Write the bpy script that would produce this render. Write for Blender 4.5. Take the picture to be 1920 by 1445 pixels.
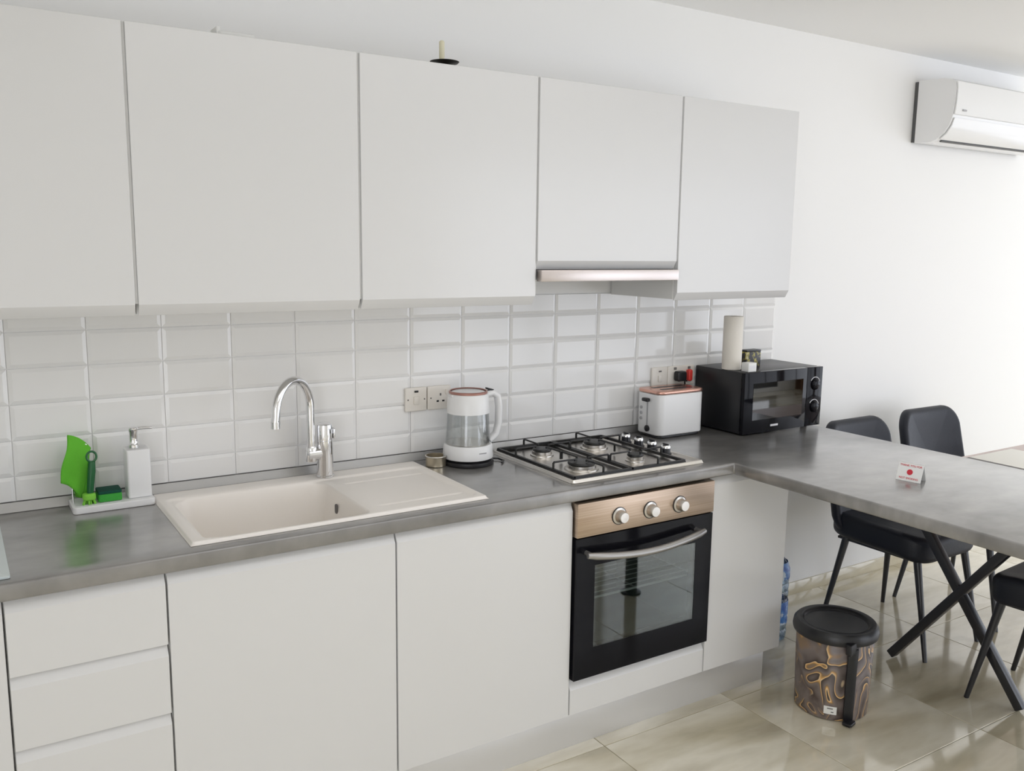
import bpy, bmesh, math, random
from math import sin, cos, pi, sqrt, atan2
from mathutils import Vector, Matrix
random.seed(7)
for o in list(bpy.data.objects):
    bpy.data.objects.remove(o)
SC = bpy.context.scene
COL = SC.collection

# ------------------------------------------------------------------ camera
CAM = Vector((-0.1238, -2.7624, 1.66))
yaw, pitch, roll = 0.5661, 0.1545, 0.0125
F = Vector((sin(yaw)*cos(pitch), cos(yaw)*cos(pitch), -sin(pitch)))
R = Vector((cos(yaw), -sin(yaw), 0))
U = R.cross(F)
R, U = R*cos(roll)+U*sin(roll), U*cos(roll)-R*sin(roll)
cd = bpy.data.cameras.new('camera'); cam = bpy.data.objects.new('camera', cd); COL.objects.link(cam)
cd.sensor_width = 36; cd.sensor_fit = 'HORIZONTAL'; cd.lens = 36*1668.7/1920; cd.clip_start = 0.05
cam.matrix_world = Matrix(((R.x, U.x, -F.x, CAM.x), (R.y, U.y, -F.y, CAM.y), (R.z, U.z, -F.z, CAM.z), (0, 0, 0, 1)))
SC.camera = cam

# ------------------------------------------------------------------ world, daylight, exposure
w = bpy.data.worlds.new('world'); SC.world = w; w.use_nodes = True
wn = w.node_tree.nodes; bg = wn['Background']
bg.inputs[0].default_value = (0.80, 0.88, 1.0, 1); bg.inputs[1].default_value = 1.0
def area(name, loc, rot, sx, sy, power, col):
    l = bpy.data.lights.new(name, 'AREA'); l.shape = 'RECTANGLE'; l.size = sx; l.size_y = sy
    l.energy = power; l.color = col
    o = bpy.data.objects.new(name, l); COL.objects.link(o); o.location = loc; o.rotation_euler = rot
    return o
# daylight through the glazed doors at the right and right rear, plus added fills at the left and overhead
C0 = (0.89, 0.918, 1.0)
area('daylight_right', (8.54, -2.5, 1.2), (0, pi/2, 0), 2.35, 4.1, 72, C0)
area('daylight_rear', (5.9, -5.09, 1.25), (pi/2, 0, 0), 4.5, 2.35, 80, C0)
area('left_fill', (-1.66, -3.9, 1.3), (0, -pi/2, 0), 2.0, 1.6, 35, C0)  # added fill from the left, no window behind it
area('overhead_fill', (1.8, -2.15, 2.585), (0, 0, 0), 2.6, 1.4, 19, (0.91, 0.932, 1.0))  # added fill from above, no lamp on the ceiling
SC.view_settings.view_transform = 'Standard'
SC.view_settings.look = 'None'
SC.view_settings.gamma = 1
SC.view_settings.use_curve_mapping = False
SC.view_settings.exposure = -0.12
SC.cycles.use_denoising = True
SC.cycles.max_bounces = 14
SC.cycles.diffuse_bounces = 7
SC.cycles.transparent_max_bounces = 16
SC.cycles.caustics_reflective = False
SC.cycles.sample_clamp_indirect = 8

# ------------------------------------------------------------------ materials
def nodes(name):
    m = bpy.data.materials.new(name); m.use_nodes = True
    nt = m.node_tree
    return m, nt, nt.nodes['Principled BSDF']
def mat(name, col, rough=0.5, metal=0.0, spec=0.5, coat=0.0, bump=None, aniso=0.0):
    m, nt, b = nodes(name)
    b.inputs['Base Color'].default_value = (*col, 1)
    b.inputs['Roughness'].default_value = rough
    b.inputs['Metallic'].default_value = metal
    b.inputs['Specular IOR Level'].default_value = spec
    b.inputs['Coat Weight'].default_value = coat
    b.inputs['Coat Roughness'].default_value = 0.05
    if bump:
        sc, st = bump
        tc = nt.nodes.new('ShaderNodeTexCoord'); n = nt.nodes.new('ShaderNodeTexNoise')
        n.inputs['Scale'].default_value = sc; n.inputs['Detail'].default_value = 4
        bp = nt.nodes.new('ShaderNodeBump'); bp.inputs['Strength'].default_value = st; bp.inputs['Distance'].default_value = 0.002
        nt.links.new(tc.outputs['Object'], n.inputs['Vector']); nt.links.new(n.outputs['Fac'], bp.inputs['Height'])
        nt.links.new(bp.outputs['Normal'], b.inputs['Normal'])
    return m
def noise_mat(name, stops, scale, rough, stretch=(1, 1, 1), detail=6, rand=False, rot=0, distort=0.0, metal=0.0, rough2=None, spec=0.5, bump=0.0, second=None):
    m, nt, b = nodes(name)
    N = nt.nodes.new; L = nt.links.new
    g = N('ShaderNodeNewGeometry'); mp = N('ShaderNodeMapping')
    mp.inputs['Scale'].default_value = stretch; mp.inputs['Rotation'].default_value = (0, 0, rot)
    if rand:
        oi = N('ShaderNodeObjectInfo'); mm = N('ShaderNodeVectorMath'); mm.operation = 'SCALE'; mm.inputs[0].default_value = (13, 7, 5)
        mu = N('ShaderNodeMath'); mu.operation = 'MULTIPLY'; mu.inputs[1].default_value = 9
        L(oi.outputs['Random'], mu.inputs[0]); L(mu.outputs[0], mm.inputs['Scale'])
        ad = N('ShaderNodeVectorMath'); L(g.outputs['Position'], ad.inputs[0]); L(mm.outputs[0], ad.inputs[1]); L(ad.outputs[0], mp.inputs['Vector'])
    else:
        L(g.outputs['Position'], mp.inputs['Vector'])
    n = N('ShaderNodeTexNoise'); n.inputs['Scale'].default_value = scale; n.inputs['Detail'].default_value = detail; n.inputs['Distortion'].default_value = distort
    L(mp.outputs[0], n.inputs['Vector'])
    cr = N('ShaderNodeValToRGB'); e = cr.color_ramp.elements
    while len(e) > 1: e.remove(e[-1])
    e[0].position = stops[0][0]; e[0].color = (*stops[0][1], 1)
    for p, c in stops[1:]:
        x = e.new(p); x.color = (*c, 1)
    L(n.outputs['Fac'], cr.inputs['Fac'])
    out = cr.outputs['Color']
    if second:
        s2, amt = second
        n2 = N('ShaderNodeTexNoise'); n2.inputs['Scale'].default_value = s2; n2.inputs['Detail'].default_value = 5
        L(mp.outputs[0], n2.inputs['Vector'])
        mx = N('ShaderNodeMix'); mx.data_type = 'RGBA'; mx.blend_type = 'OVERLAY'; mx.inputs['Factor'].default_value = amt
        L(out, mx.inputs['A']); L(n2.outputs['Fac'], mx.inputs['B']); out = mx.outputs['Result']
    L(out, b.inputs['Base Color'])
    b.inputs['Roughness'].default_value = rough; b.inputs['Metallic'].default_value = metal; b.inputs['Specular IOR Level'].default_value = spec
    if bump:
        bp = N('ShaderNodeBump'); bp.inputs['Strength'].default_value = bump; bp.inputs['Distance'].default_value = 0.002
        L(n.outputs['Fac'], bp.inputs['Height']); L(bp.outputs[0], b.inputs['Normal'])
    return m
def glass(name, tint, refl=0.12, rough=0.02):
    m, nt, b = nodes(name); N = nt.nodes.new; L = nt.links.new
    nt.nodes.remove(b); out = nt.nodes['Material Output']
    t = N('ShaderNodeBsdfTransparent'); t.inputs[0].default_value = (*tint, 1)
    g = N('ShaderNodeBsdfGlossy'); g.inputs['Roughness'].default_value = rough
    fr = N('ShaderNodeLayerWeight'); fr.inputs['Blend'].default_value = 0.25
    mr = N('ShaderNodeMapRange'); mr.inputs['To Min'].default_value = refl*0.4; mr.inputs['To Max'].default_value = min(1, refl*4)
    L(fr.outputs['Fresnel'], mr.inputs['Value'])
    mx = N('ShaderNodeMixShader'); L(mr.outputs[0], mx.inputs[0]); L(t.outputs[0], mx.inputs[1]); L(g.outputs[0], mx.inputs[2]); L(mx.outputs[0], out.inputs[0])
    return m
M = {}
M['paint'] = mat('white_wall_paint', (0.90, 0.897, 0.89), 0.85, bump=(180, 0.05))
M['ceil'] = mat('white_ceiling_paint', (0.90, 0.90, 0.895), 0.9)
M['gloss'] = mat('white_gloss_front', (0.69, 0.688, 0.688), 0.22, spec=0.5)
M['carcass'] = mat('white_carcass', (0.72, 0.72, 0.71), 0.4)
M['tile'] = mat('white_glazed_tile', (0.83, 0.823, 0.812), 0.10, bump=(6, 0.06))
M['grout'] = mat('pale_grout', (0.74, 0.73, 0.71), 0.8)
M['chrome'] = mat('chrome', (0.82, 0.82, 0.83), 0.07, 1.0)
M['handlegrey'] = mat('grey_satin_metal', (0.40, 0.39, 0.38), 0.36, 0.8)
M['hoodsteel'] = mat('pinkish_brushed_steel', (0.60, 0.54, 0.51), 0.34, 0.9)
M['steel'] = mat('brushed_steel', (0.70, 0.67, 0.63), 0.28, 1.0)
M['reflectsteel'] = noise_mat('brushed_steel_painted_reflection', [(0.3, (0.46, 0.345, 0.255)), (0.7, (0.58, 0.46, 0.36))], 3, 0.32, stretch=(1, 1, 60), metal=0.85)  # warm reflection on the panel steel, painted into its base colour
M['alu'] = mat('satin_aluminium', (0.40, 0.395, 0.39), 0.35, 0.7)
M['plinth'] = mat('brushed_aluminium_plinth', (0.74, 0.74, 0.75), 0.28, 0.35)
M['black'] = mat('black_plastic', (0.012, 0.012, 0.014), 0.35)
M['blackgloss'] = mat('black_glass', (0.006, 0.006, 0.008), 0.07, spec=0.13)
M['blackmetal'] = mat('black_metal', (0.018, 0.019, 0.024), 0.32, spec=0.6)
M['castiron'] = mat('black_enamel', (0.012, 0.012, 0.012), 0.4)
M['leather'] = mat('black_leather', (0.012, 0.014, 0.022), 0.48, spec=0.35, bump=(220, 0.25))
M['worktop'] = noise_mat('grey_concrete_laminate', [(0.30, (0.12, 0.115, 0.109)), (0.48, (0.18, 0.173, 0.165)), (0.60, (0.225, 0.216, 0.206)), (0.74, (0.29, 0.278, 0.264))], 6.0, 0.30, stretch=(1, 1.7, 1), detail=6.5, distort=0.2, spec=0.9)
M['floor'] = noise_mat('polished_beige_porcelain', [(0.28, (0.44, 0.385, 0.265)), (0.43, (0.65, 0.585, 0.43)), (0.56, (0.82, 0.765, 0.62)), (0.70, (0.60, 0.545, 0.41))], 1.6, 0.10, stretch=(0.9, 3.0, 1), detail=5, rand=True, rot=0.25, distort=0.2)
M['floorgrout'] = mat('floor_grout', (0.20, 0.18, 0.14), 0.8)
M['granite'] = mat('white_granite_composite', (0.88, 0.835, 0.785), 0.35, bump=(400, 0.08))
M['whiteplastic'] = mat('white_plastic', (0.82, 0.82, 0.82), 0.3)
M['ivory'] = mat('ivory_plastic', (0.78, 0.74, 0.68), 0.35)
M['copper'] = mat('rose_copper', (0.72, 0.42, 0.34), 0.25, 0.85)
M['rose'] = mat('rose_lid', (0.42, 0.22, 0.185), 0.3, 0.4)
M['green'] = mat('green_microfibre', (0.13, 0.50, 0.035), 0.95, bump=(500, 0.8))
M['lime'] = mat('lime_bristles', (0.22, 0.60, 0.06), 0.8)
M['darkgreen'] = mat('dark_green_plastic', (0.008, 0.11, 0.03), 0.3)
M['spongegreen'] = mat('green_sponge', (0.05, 0.36, 0.05), 0.95, bump=(300, 0.6))
M['scour'] = mat('dark_scouring_pad', (0.004, 0.07, 0.045), 0.95)
M['glass'] = glass('clear_glass', (0.95, 0.96, 0.96), 0.12)
M['ovenglass'] = glass('dark_oven_glass', (0.66, 0.70, 0.68), 0.17)
M['mwglass'] = glass('dark_microwave_glass', (0.10, 0.10, 0.11), 0.26)
M['cavity'] = mat('grey_enamel_cavity', (0.30, 0.33, 0.31), 0.35)
M['paper'] = mat('paper_towel', (0.80, 0.76, 0.69), 0.95, bump=(120, 0.3))
M['white'] = mat('matt_white', (0.82, 0.82, 0.80), 0.6)
M['cream'] = mat('cream_fabric', (0.88, 0.86, 0.80), 0.7, bump=(300, 0.3))
M['hem'] = mat('dark_grey_hem', (0.16, 0.15, 0.145), 0.8)
M['pinkwood'] = noise_mat('pinkish_wood_top', [(0.3, (0.50, 0.37, 0.34)), (0.7, (0.62, 0.49, 0.45))], 4, 0.3, stretch=(1, 12, 1))
M['red'] = mat('red_print', (0.62, 0.03, 0.05), 0.4)
M['redplastic'] = mat('red_plastic', (0.70, 0.05, 0.04), 0.3)
M['tin'] = mat('pale_gold_tin', (0.62, 0.55, 0.42), 0.28, 0.8)
M['darkmetal'] = mat('dark_iron', (0.02, 0.018, 0.015), 0.4, 0.5)
M['candle'] = mat('yellow_white_wax', (0.80, 0.76, 0.56), 0.5)
M['acwhite'] = mat('white_ac_plastic', (0.84, 0.84, 0.84), 0.16)
M['acgrey'] = mat('dark_grey_plastic', (0.10, 0.10, 0.10), 0.5)
M['bluelabel'] = noise_mat('blue_print_film', [(0.40, (0.02, 0.10, 0.42)), (0.55, (0.08, 0.25, 0.62)), (0.62, (0.65, 0.75, 0.85))], 30, 0.25)
M['bottle'] = glass('pale_blue_bottle', (0.72, 0.84, 0.95), 0.15)
M['bluecap'] = mat('blue_cap', (0.10, 0.22, 0.60), 0.4)
M['curtain'] = mat('brown_curtain', (0.16, 0.085, 0.05), 0.9)
M['boxprint'] = noise_mat('black_box_print', [(0.44, (0.012, 0.011, 0.014)), (0.52, (0.05, 0.045, 0.04)), (0.58, (0.42, 0.36, 0.05)), (0.72, (0.55, 0.5, 0.42))], 45, 0.4)
M['boardglass'] = mat('frosted_board_glass', (0.60, 0.66, 0.66), 0.15)
M['ledgrey'] = mat('grey_print', (0.42, 0.42, 0.43), 0.5)
M['palegrey'] = mat('pale_silver_print', (0.72, 0.72, 0.74), 0.4)
def marble():
    m, nt, b = nodes('brown_marble_with_gold_veins'); N = nt.nodes.new; L = nt.links.new
    tc = N('ShaderNodeTexCoord'); mp = N('ShaderNodeMapping'); mp.inputs['Rotation'].default_value = (0.4, 0.5, 0.9); mp.inputs['Scale'].default_value = (1.0, 1.0, 0.8)
    L(tc.outputs['Object'], mp.inputs['Vector'])
    n = N('ShaderNodeTexNoise'); n.inputs['Scale'].default_value = 8.5; n.inputs['Detail'].default_value = 1.5; n.inputs['Distortion'].default_value = 1.0
    L(mp.outputs[0], n.inputs['Vector'])
    mu = N('ShaderNodeMath'); mu.operation = 'MULTIPLY'; mu.inputs[1].default_value = 7.0; L(n.outputs['Fac'], mu.inputs[0])
    fr = N('ShaderNodeMath'); fr.operation = 'FRACT'; L(mu.outputs[0], fr.inputs[0])
    cr = N('ShaderNodeValToRGB'); e = cr.color_ramp.elements
    e[0].position = 0.0; e[0].color = (0.035, 0.022, 0.016, 1); e[1].position = 1.0; e[1].color = (0.035, 0.022, 0.016, 1)
    for p, c in ((0.25, (0.10, 0.075, 0.066)), (0.62, (0.19, 0.155, 0.142)), (0.80, (0.24, 0.155, 0.085)), (0.89, (0.66, 0.36, 0.10)), (0.95, (0.80, 0.60, 0.36))):
        x = e.new(p); x.color = (*c, 1)
    L(fr.outputs[0], cr.inputs['Fac'])
    n2 = N('ShaderNodeTexNoise'); n2.inputs['Scale'].default_value = 22; n2.inputs['Detail'].default_value = 5; L(mp.outputs[0], n2.inputs['Vector'])
    base = N('ShaderNodeValToRGB'); e = base.color_ramp.elements
    e[0].position = 0.3; e[0].color = (0.085, 0.062, 0.055, 1); e[1].position = 0.7; e[1].color = (0.23, 0.19, 0.175, 1)
    L(n2.outputs['Fac'], base.inputs['Fac'])
    n4 = N('ShaderNodeTexNoise'); n4.inputs['Scale'].default_value = 8; n4.inputs['Detail'].default_value = 1; L(tc.outputs['Object'], n4.inputs['Vector'])
    gt = N('ShaderNodeMapRange'); gt.inputs['From Min'].default_value = 0.34; gt.inputs['From Max'].default_value = 0.48; L(n4.outputs['Fac'], gt.inputs['Value'])
    mx = N('ShaderNodeMix'); mx.data_type = 'RGBA'; L(gt.outputs[0], mx.inputs['Factor']); L(base.outputs['Color'], mx.inputs['A']); L(cr.outputs['Color'], mx.inputs['B'])
    L(mx.outputs['Result'], b.inputs['Base Color']); b.inputs['Roughness'].default_value = 0.3
    return m
M['marble'] = marble()
b = M['floor'].node_tree.nodes['Principled BSDF']; b.inputs['Coat Weight'].default_value = 0.8; b.inputs['Coat Roughness'].default_value = 0.07; b.inputs['Coat IOR'].default_value = 1.7
for k in ('worktop',):
    b = M[k].node_tree.nodes['Principled BSDF']; b.inputs['Coat Weight'].default_value = 1.0; b.inputs['Coat Roughness'].default_value = 0.2; b.inputs['Coat IOR'].default_value = 1.6

# ------------------------------------------------------------------ mesh helpers
class MB:
    def __init__(s): s.v = []; s.f = []
    def add(s, vs, fs):
        k = len(s.v); s.v += [Vector(x) for x in vs]; s.f += [tuple(i+k for i in f) for f in fs]; return s
    def box(s, a, b):
        (x0, y0, z0), (x1, y1, z1) = a, b
        x0, x1 = sorted((x0, x1)); y0, y1 = sorted((y0, y1)); z0, z1 = sorted((z0, z1))
        return s.add([(x0,y0,z0),(x1,y0,z0),(x1,y1,z0),(x0,y1,z0),(x0,y0,z1),(x1,y0,z1),(x1,y1,z1),(x0,y1,z1)],
                     [(0,3,2,1),(4,5,6,7),(0,1,5,4),(1,2,6,5),(2,3,7,6),(3,0,4,7)])
    def prism(s, poly, x0, x1, axis=0):           # polygon in the other two axes, extruded along axis
        n = len(poly); vs = []
        for x in (x0, x1):
            for p in poly:
                q = [p[0], p[1]]; q.insert(axis, x); vs.append(q)
        return s.add(vs, [tuple(range(n)), tuple(range(2*n-1, n-1, -1))] + [(i, i+n, (i+1) % n+n, (i+1) % n) for i in range(n)])
    def rings(s, rs, cap0=True, cap1=True, loop=True):
        n = len(rs[0]); vs = [p for r in rs for p in r]; fs = []
        for j in range(len(rs)-1):
            for i in range(n if loop else n-1):
                a = j*n+i; b = j*n+(i+1) % n
                fs.append((a, b, b+n, a+n))
        if cap0: fs.append(tuple(range(n-1, -1, -1)))
        if cap1: fs.append(tuple(range((len(rs)-1)*n, len(rs)*n)))
        return s.add(vs, fs)
    def lathe(s, prof, c=(0, 0, 0), n=32, cap0=True, cap1=True, axis=2):
        rs = []
        for r, z in prof:
            ring = []
            for i in range(n):
                a = 2*pi*i/n; p = [r*cos(a), r*sin(a)]; p.insert(axis, z)
                if axis == 1: p = [r*cos(a), z, -r*sin(a)]
                ring.append(Vector(p)+Vector(c))
            rs.append(ring)
        return s.rings(rs, cap0, cap1)
    def tube(s, pts, r, n=10, caps=True):
        pts = [Vector(p) for p in pts]; rr = r if isinstance(r, (list, tuple)) else [r]*len(pts)
        t0 = (pts[1]-pts[0]).normalized()
        up = Vector((0, 0, 1)) if abs(t0.z) < .9 else Vector((0, 1, 0))
        u = t0.cross(up).normalized(); rs = []
        for k, p in enumerate(pts):
            if k == 0: t = t0
            elif k == len(pts)-1: t = (pts[-1]-pts[-2]).normalized()
            else: t = ((pts[k+1]-p).normalized()+(p-pts[k-1]).normalized()).normalized()
            u = (u-t*u.dot(t)).normalized(); v = t.cross(u)
            rs.append([p+(u*cos(2*pi*i/n)+v*sin(2*pi*i/n))*rr[k] for i in range(n)])
        return s.rings(rs, caps, caps)
    def bar(s, p, q, w, h, side=(1, 0, 0)):        # rectangular bar between two points, w along side
        p, q = Vector(p), Vector(q); t = (q-p).normalized(); a = Vector(side); a = (a-t*a.dot(t)).normalized(); b = t.cross(a)
        rs = [[c+a*w/2*i+b*h/2*j for i, j in ((-1,-1),(1,-1),(1,1),(-1,1))] for c in (p, q)]
        return s.rings(rs)
    def slab(s, w, d, h, R, r, c=(0, 0, 0), seg=6, rseg=4, caprings=0):   # rounded slab, c is centre of the bottom
        def outline(i, z):
            W, D, RR = w/2-i, d/2-i, max(R-i, 0.0004); pts = []
            for cx, cy, a0 in ((W-RR, D-RR, 0), (-W+RR, D-RR, pi/2), (-W+RR, -D+RR, pi), (W-RR, -D+RR, 1.5*pi)):
                for k in range(seg+1):
                    a = a0+pi/2*k/seg; pts.append(Vector((cx+RR*cos(a), cy+RR*sin(a), z))+Vector(c))
            return pts
        def scaled(ring, k, z):
            cc = Vector((c[0], c[1], z+c[2])); return [cc+(p-cc)*k for p in ring]
        rs = []; low = []; high = []
        for k in range(rseg+1):
            a = pi/2*k/rseg; low.append(outline(r*(1-sin(a)), r*(1-cos(a))))
            high.append(outline(r*(1-cos(a)), h-r*(1-sin(a))))
        inner0 = [scaled(low[0], j/(caprings+1), 0) for j in range(1, caprings+1)]
        inner1 = [scaled(high[-1], j/(caprings+1), h) for j in range(caprings, 0, -1)]
        return s.rings(inner0+low+high+inner1)
    def xf(s, fn, start=0):
        for i in range(start, len(s.v)): s.v[i] = Vector(fn(s.v[i]))
        return s
def link(name, me, parent=None):
    o = bpy.data.objects.new(name, me); COL.objects.link(o)
    if parent: o.parent = parent
    return o
ORG = {}
def build(name, mb, m, parent=None, bevel=0.0, smooth=40, segs=2, origin=None, recalc=True):
    off = Vector(origin) if origin is not None else (ORG.get(parent.name, Vector()) if parent else Vector())
    me = bpy.data.meshes.new(name)
    me.from_pydata([v-off for v in mb.v], [], mb.f)
    bm = bmesh.new(); bm.from_mesh(me)
    if recalc: bmesh.ops.recalc_face_normals(bm, faces=bm.faces)
    if bevel:
        es = [e for e in bm.edges if len(e.link_faces) == 2 and e.calc_face_angle(0) > 0.6]
        bmesh.ops.bevel(bm, geom=es, offset=bevel, segments=segs, affect='EDGES', profile=0.5, clamp_overlap=True)
    bm.to_mesh(me); bm.free()
    if smooth:
        me.polygons.foreach_set('use_smooth', [True]*len(me.polygons)); me.set_sharp_from_angle(angle=math.radians(smooth))
    me.materials.append(M[m])
    o = link(name, me, parent)
    if parent: ORG[o.name] = off
    elif origin is not None: o.location = origin; ORG[o.name] = off
    return o
def tag(o, label=None, cat=None, group=None, kind=None):
    if label: o['label'] = label
    if cat: o['category'] = cat
    if group: o['group'] = group
    if kind: o['kind'] = kind
    return o
def thing(name, label, cat, loc, rz=0, group=None, local=False):
    o = bpy.data.objects.new(name, None); COL.objects.link(o); o.empty_display_size = 0.05
    o.location = loc; o.rotation_euler = (0, 0, rz)
    ORG[o.name] = Vector() if local else Vector(loc)
    return tag(o, label, cat, group)
def struct(name, mb, m, bevel=0.0):
    return tag(build(name, mb, m, None, bevel), kind='structure')
def copy_tree(o, parent=None):
    c = o.copy(); COL.objects.link(c); c.parent = parent
    for ch in list(o.children): copy_tree(ch, c)
    return c
def text_mb(s, size, to_world, extrude=0.0004):
    cu = bpy.data.curves.new('text', 'FONT'); cu.body = s; cu.size = size; cu.align_x = 'CENTER'; cu.align_y = 'CENTER'; cu.extrude = extrude; cu.resolution_u = 3
    o = bpy.data.objects.new('text', cu); COL.objects.link(o)
    dg = bpy.context.evaluated_depsgraph_get(); me = bpy.data.meshes.new_from_object(o.evaluated_get(dg))
    mb = MB(); mb.add([to_world(v.co) for v in me.vertices], [tuple(p.vertices) for p in me.polygons])
    bpy.data.objects.remove(o); bpy.data.curves.remove(cu); bpy.data.meshes.remove(me)
    return mb

# ------------------------------------------------------------------ the room
X0, X1, Y0, H = -1.7, 8.5, -5.0, 2.6
FX, FY, FP = 1.645, 0.012, 0.602
floor = struct('floor', MB().box((X0-.1, Y0-.1, -0.06), (X1+.1, 0.1, -0.0095)), 'floorgrout')
cache = {}
i0 = math.floor((X0-FX)/FP); i1 = math.ceil((X1-FX)/FP); j1 = math.ceil(-Y0/FP)+1
for i in range(i0, i1):
    for j in range(0, j1):
        a, b = max(FX+i*FP, X0), min(FX+(i+1)*FP, X1); c, d = max(FY-(j+1)*FP, Y0), min(FY-j*FP, 0.0)
        if b-a < .02 or d-c < .02: continue
        key = (round(b-a, 4), round(d-c, 4))
        if key not in cache:
            t = build('floor_tile', MB().box((-(b-a)/2+.0013, -(d-c)/2+.0013, -.010), ((b-a)/2-.0013, (d-c)/2-.0013, 0)), 'floor', floor, bevel=.0012, segs=1, smooth=0)
            cache[key] = t.data
        else: t = link('floor_tile', cache[key], floor)
        t.location = ((a+b)/2, (c+d)/2, 0)
struct('ceiling', MB().box((X0-.1, Y0-.1, H), (X1+.1, 0.1, H+.1)), 'ceil')
wall_back = struct('wall_back', MB().box((X0-.1, 0, 0), (X1+.1, 0.1, H)), 'paint')
struct('wall_left', MB().box((X0-.1, Y0, 0), (X0, 0, H)), 'paint')
WY0, WY1, WZ = -4.60, -0.40, 2.40
wr = MB()
wr.box((X1, WY1, 0), (X1+.1, 0, H)).box((X1, Y0, 0), (X1+.1, WY0, H)).box((X1, WY0, WZ), (X1+.1, WY1, H))
struct('wall_right', wr, 'paint')
RX0, RX1, RZ0, RZ1 = 3.6, 8.2, 0.05, 2.45
wf = MB()
wf.box((X0-.1, Y0-.1, 0), (RX0, Y0, H)).box((RX1, Y0-.1, 0), (X1+.1, Y0, H)).box((RX0, Y0-.1, RZ1), (RX1, Y0, H)).box((RX0, Y0-.1, 0), (RX1, Y0, RZ0))
struct('wall_front', wf, 'paint')
def frame_mb(along, fixed, a0, a1, z0, z1, t=.05, d=.05, mull=()):
    mb = MB()
    def bx(p0, p1, q0, q1):
        if along == 'y': mb.box((fixed, p0, q0), (fixed+d, p1, q1))
        else: mb.box((p0, fixed-d, q0), (p1, fixed, q1))
    bx(a0, a0+t, z0, z1); bx(a1-t, a1, z0, z1); bx(a0+t, a1-t, z0, z0+t); bx(a0+t, a1-t, z1-t, z1)
    for m_ in mull: bx(m_-t/2, m_+t/2, z0+t, z1-t)
    return mb
d1 = struct('door_1', frame_mb('y', X1+.02, WY0, WY1, 0, WZ, .07, .06, mull=(-1.8, -3.2)), 'acgrey')
w1 = struct('window_1', frame_mb('x', Y0-.02, RX0, RX1, RZ0, RZ1, .06, .06, mull=(5.13, 6.67)), 'acgrey')
bb = MB().box((3.02, -.010, 0), (X1, 0, .062))
struct('baseboard_back', bb.box((2.50, -.010, 0), (3.02, 0, .062)), 'floor', bevel=.002)
struct('baseboard_right', MB().box((X1-.01, Y0, 0), (X1, WY0, .062)), 'floor', bevel=.002)

# wall tiles: bevelled metro tiles 20 x 10 cm
TW, TH, TZ = 0.2020, 0.0999, 1.4138
TTOP, TBOT = 1.486, 0.9445
def tile_mesh(wd, h, bt=True, bb_=True, br=True):
    g, bv = .001, .0105; wd -= 2*g; h -= 2*g; y1, y2 = -.0035, -.0072
    it = bv if bt else 0.0005; ib = bv if bb_ else 0.0005
    ro = [(-wd/2, -h/2), (wd/2, -h/2), (wd/2, h/2), (-wd/2, h/2)]
    ri = [(-wd/2+bv, -h/2+ib), (wd/2-(bv if br else .0005), -h/2+ib), (wd/2-(bv if br else .0005), h/2-it), (-wd/2+bv, h/2-it)]
    mb = MB().rings([[Vector((x, 0, z)) for x, z in ro], [Vector((x, y1, z)) for x, z in ro], [Vector((x, y2, z)) for x, z in ri]])
    return mb
tcache = {}
for k in range(-3, 15):
    x = k*TW
    for m_ in range(-1, 5):
        zt = min(TZ-m_*TH, TTOP); zb = max(TZ-(m_+1)*TH, TBOT)
        key = (m_ == -1, m_ == 4)
        if key not in tcache:
            t = build('wall_tile', tile_mesh(TW, zt-zb, bt=m_ != -1, bb_=m_ != 4), 'tile', wall_back, bevel=0.0, smooth=0)
            tcache[key] = t.data
        else: t = link('wall_tile', tcache[key], wall_back)
        t.location = (x+TW/2, 0, (zt+zb)/2)
        t.rotation_euler = (random.uniform(-.002, .002), 0, random.uniform(-.002, .002))

# ------------------------------------------------------------------ kitchen: base units
YB = -0.587; FT = .019; ZT = 0.9165; WTH = .0415; ZU = ZT-WTH
GAP = .0024
def front_mb(x0, x1, z0, z1, top_bev=0.0, bot_bev=0.0, y=YB, th=FT):
    yb = y+th; poly = []
    dp = th-.003
    if bot_bev: poly += [(yb, z0-bot_bev), (y+dp, z0-bot_bev), (y, z0)]
    else: poly += [(yb, z0), (y, z0)]
    if top_bev: poly += [(y, z1), (y+dp, z1+top_bev), (yb, z1+top_bev)]
    else: poly += [(y, z1), (yb, z1)]
    return MB().prism(poly, x0+GAP, x1-GAP)
def carcass_mb(x0, x1, y0, y1, z0, z1, top=False, t=.016):
    mb = MB()
    mb.box((x0+.0008, y0, z0), (x0+t, y1, z1)).box((x1-t, y0, z0), (x1-.0008, y1, z1))
    mb.box((x0+t, y0, z0), (x1-t, y1, z0+t)).box((x0+t, y1-.008, z0+t), (x1-t, y1, z1-(t if top else 0)))
    if top: mb.box((x0+t, y0, z1-t), (x1-t, y1, z1))
    return mb
yc0, yc1 = YB+FT+.0006, -.04
ZB = .150; ZD = .842; BV = .030
GB = 'white handleless base units under the worktop'
def base_unit(name, x0, x1, label, cat='cabinet'):
    t = thing(name, label, cat, ((x0+x1)/2, (yc0+yc1)/2, 0), group=GB)
    build('carcass', carcass_mb(x0, x1, yc0, yc1, ZB, ZU-.001), 'carcass', t)
    return t
G0, G1, G2, G3, G4, G5 = -.068, .276, .884, 1.494, 2.091, 2.495
b = base_unit('base_cabinet', -.668, G0, 'white base cabinet at the far left, only a sliver of its door in view')
build('door', front_mb(-.668, G0, ZB, ZD, BV), 'gloss', b, bevel=.0012, smooth=20)
b = base_unit('drawer_cabinet', G0, G1, 'narrow white handleless drawer unit left of the sink cabinet', 'drawers')
for k, (za, zb_) in enumerate(((.690, ZD), (.511, .660), (.332, .481), (ZB, .302))):
    build('drawer', front_mb(G0, G1, za, zb_, BV), 'gloss', b, bevel=.0012, smooth=20)
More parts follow.
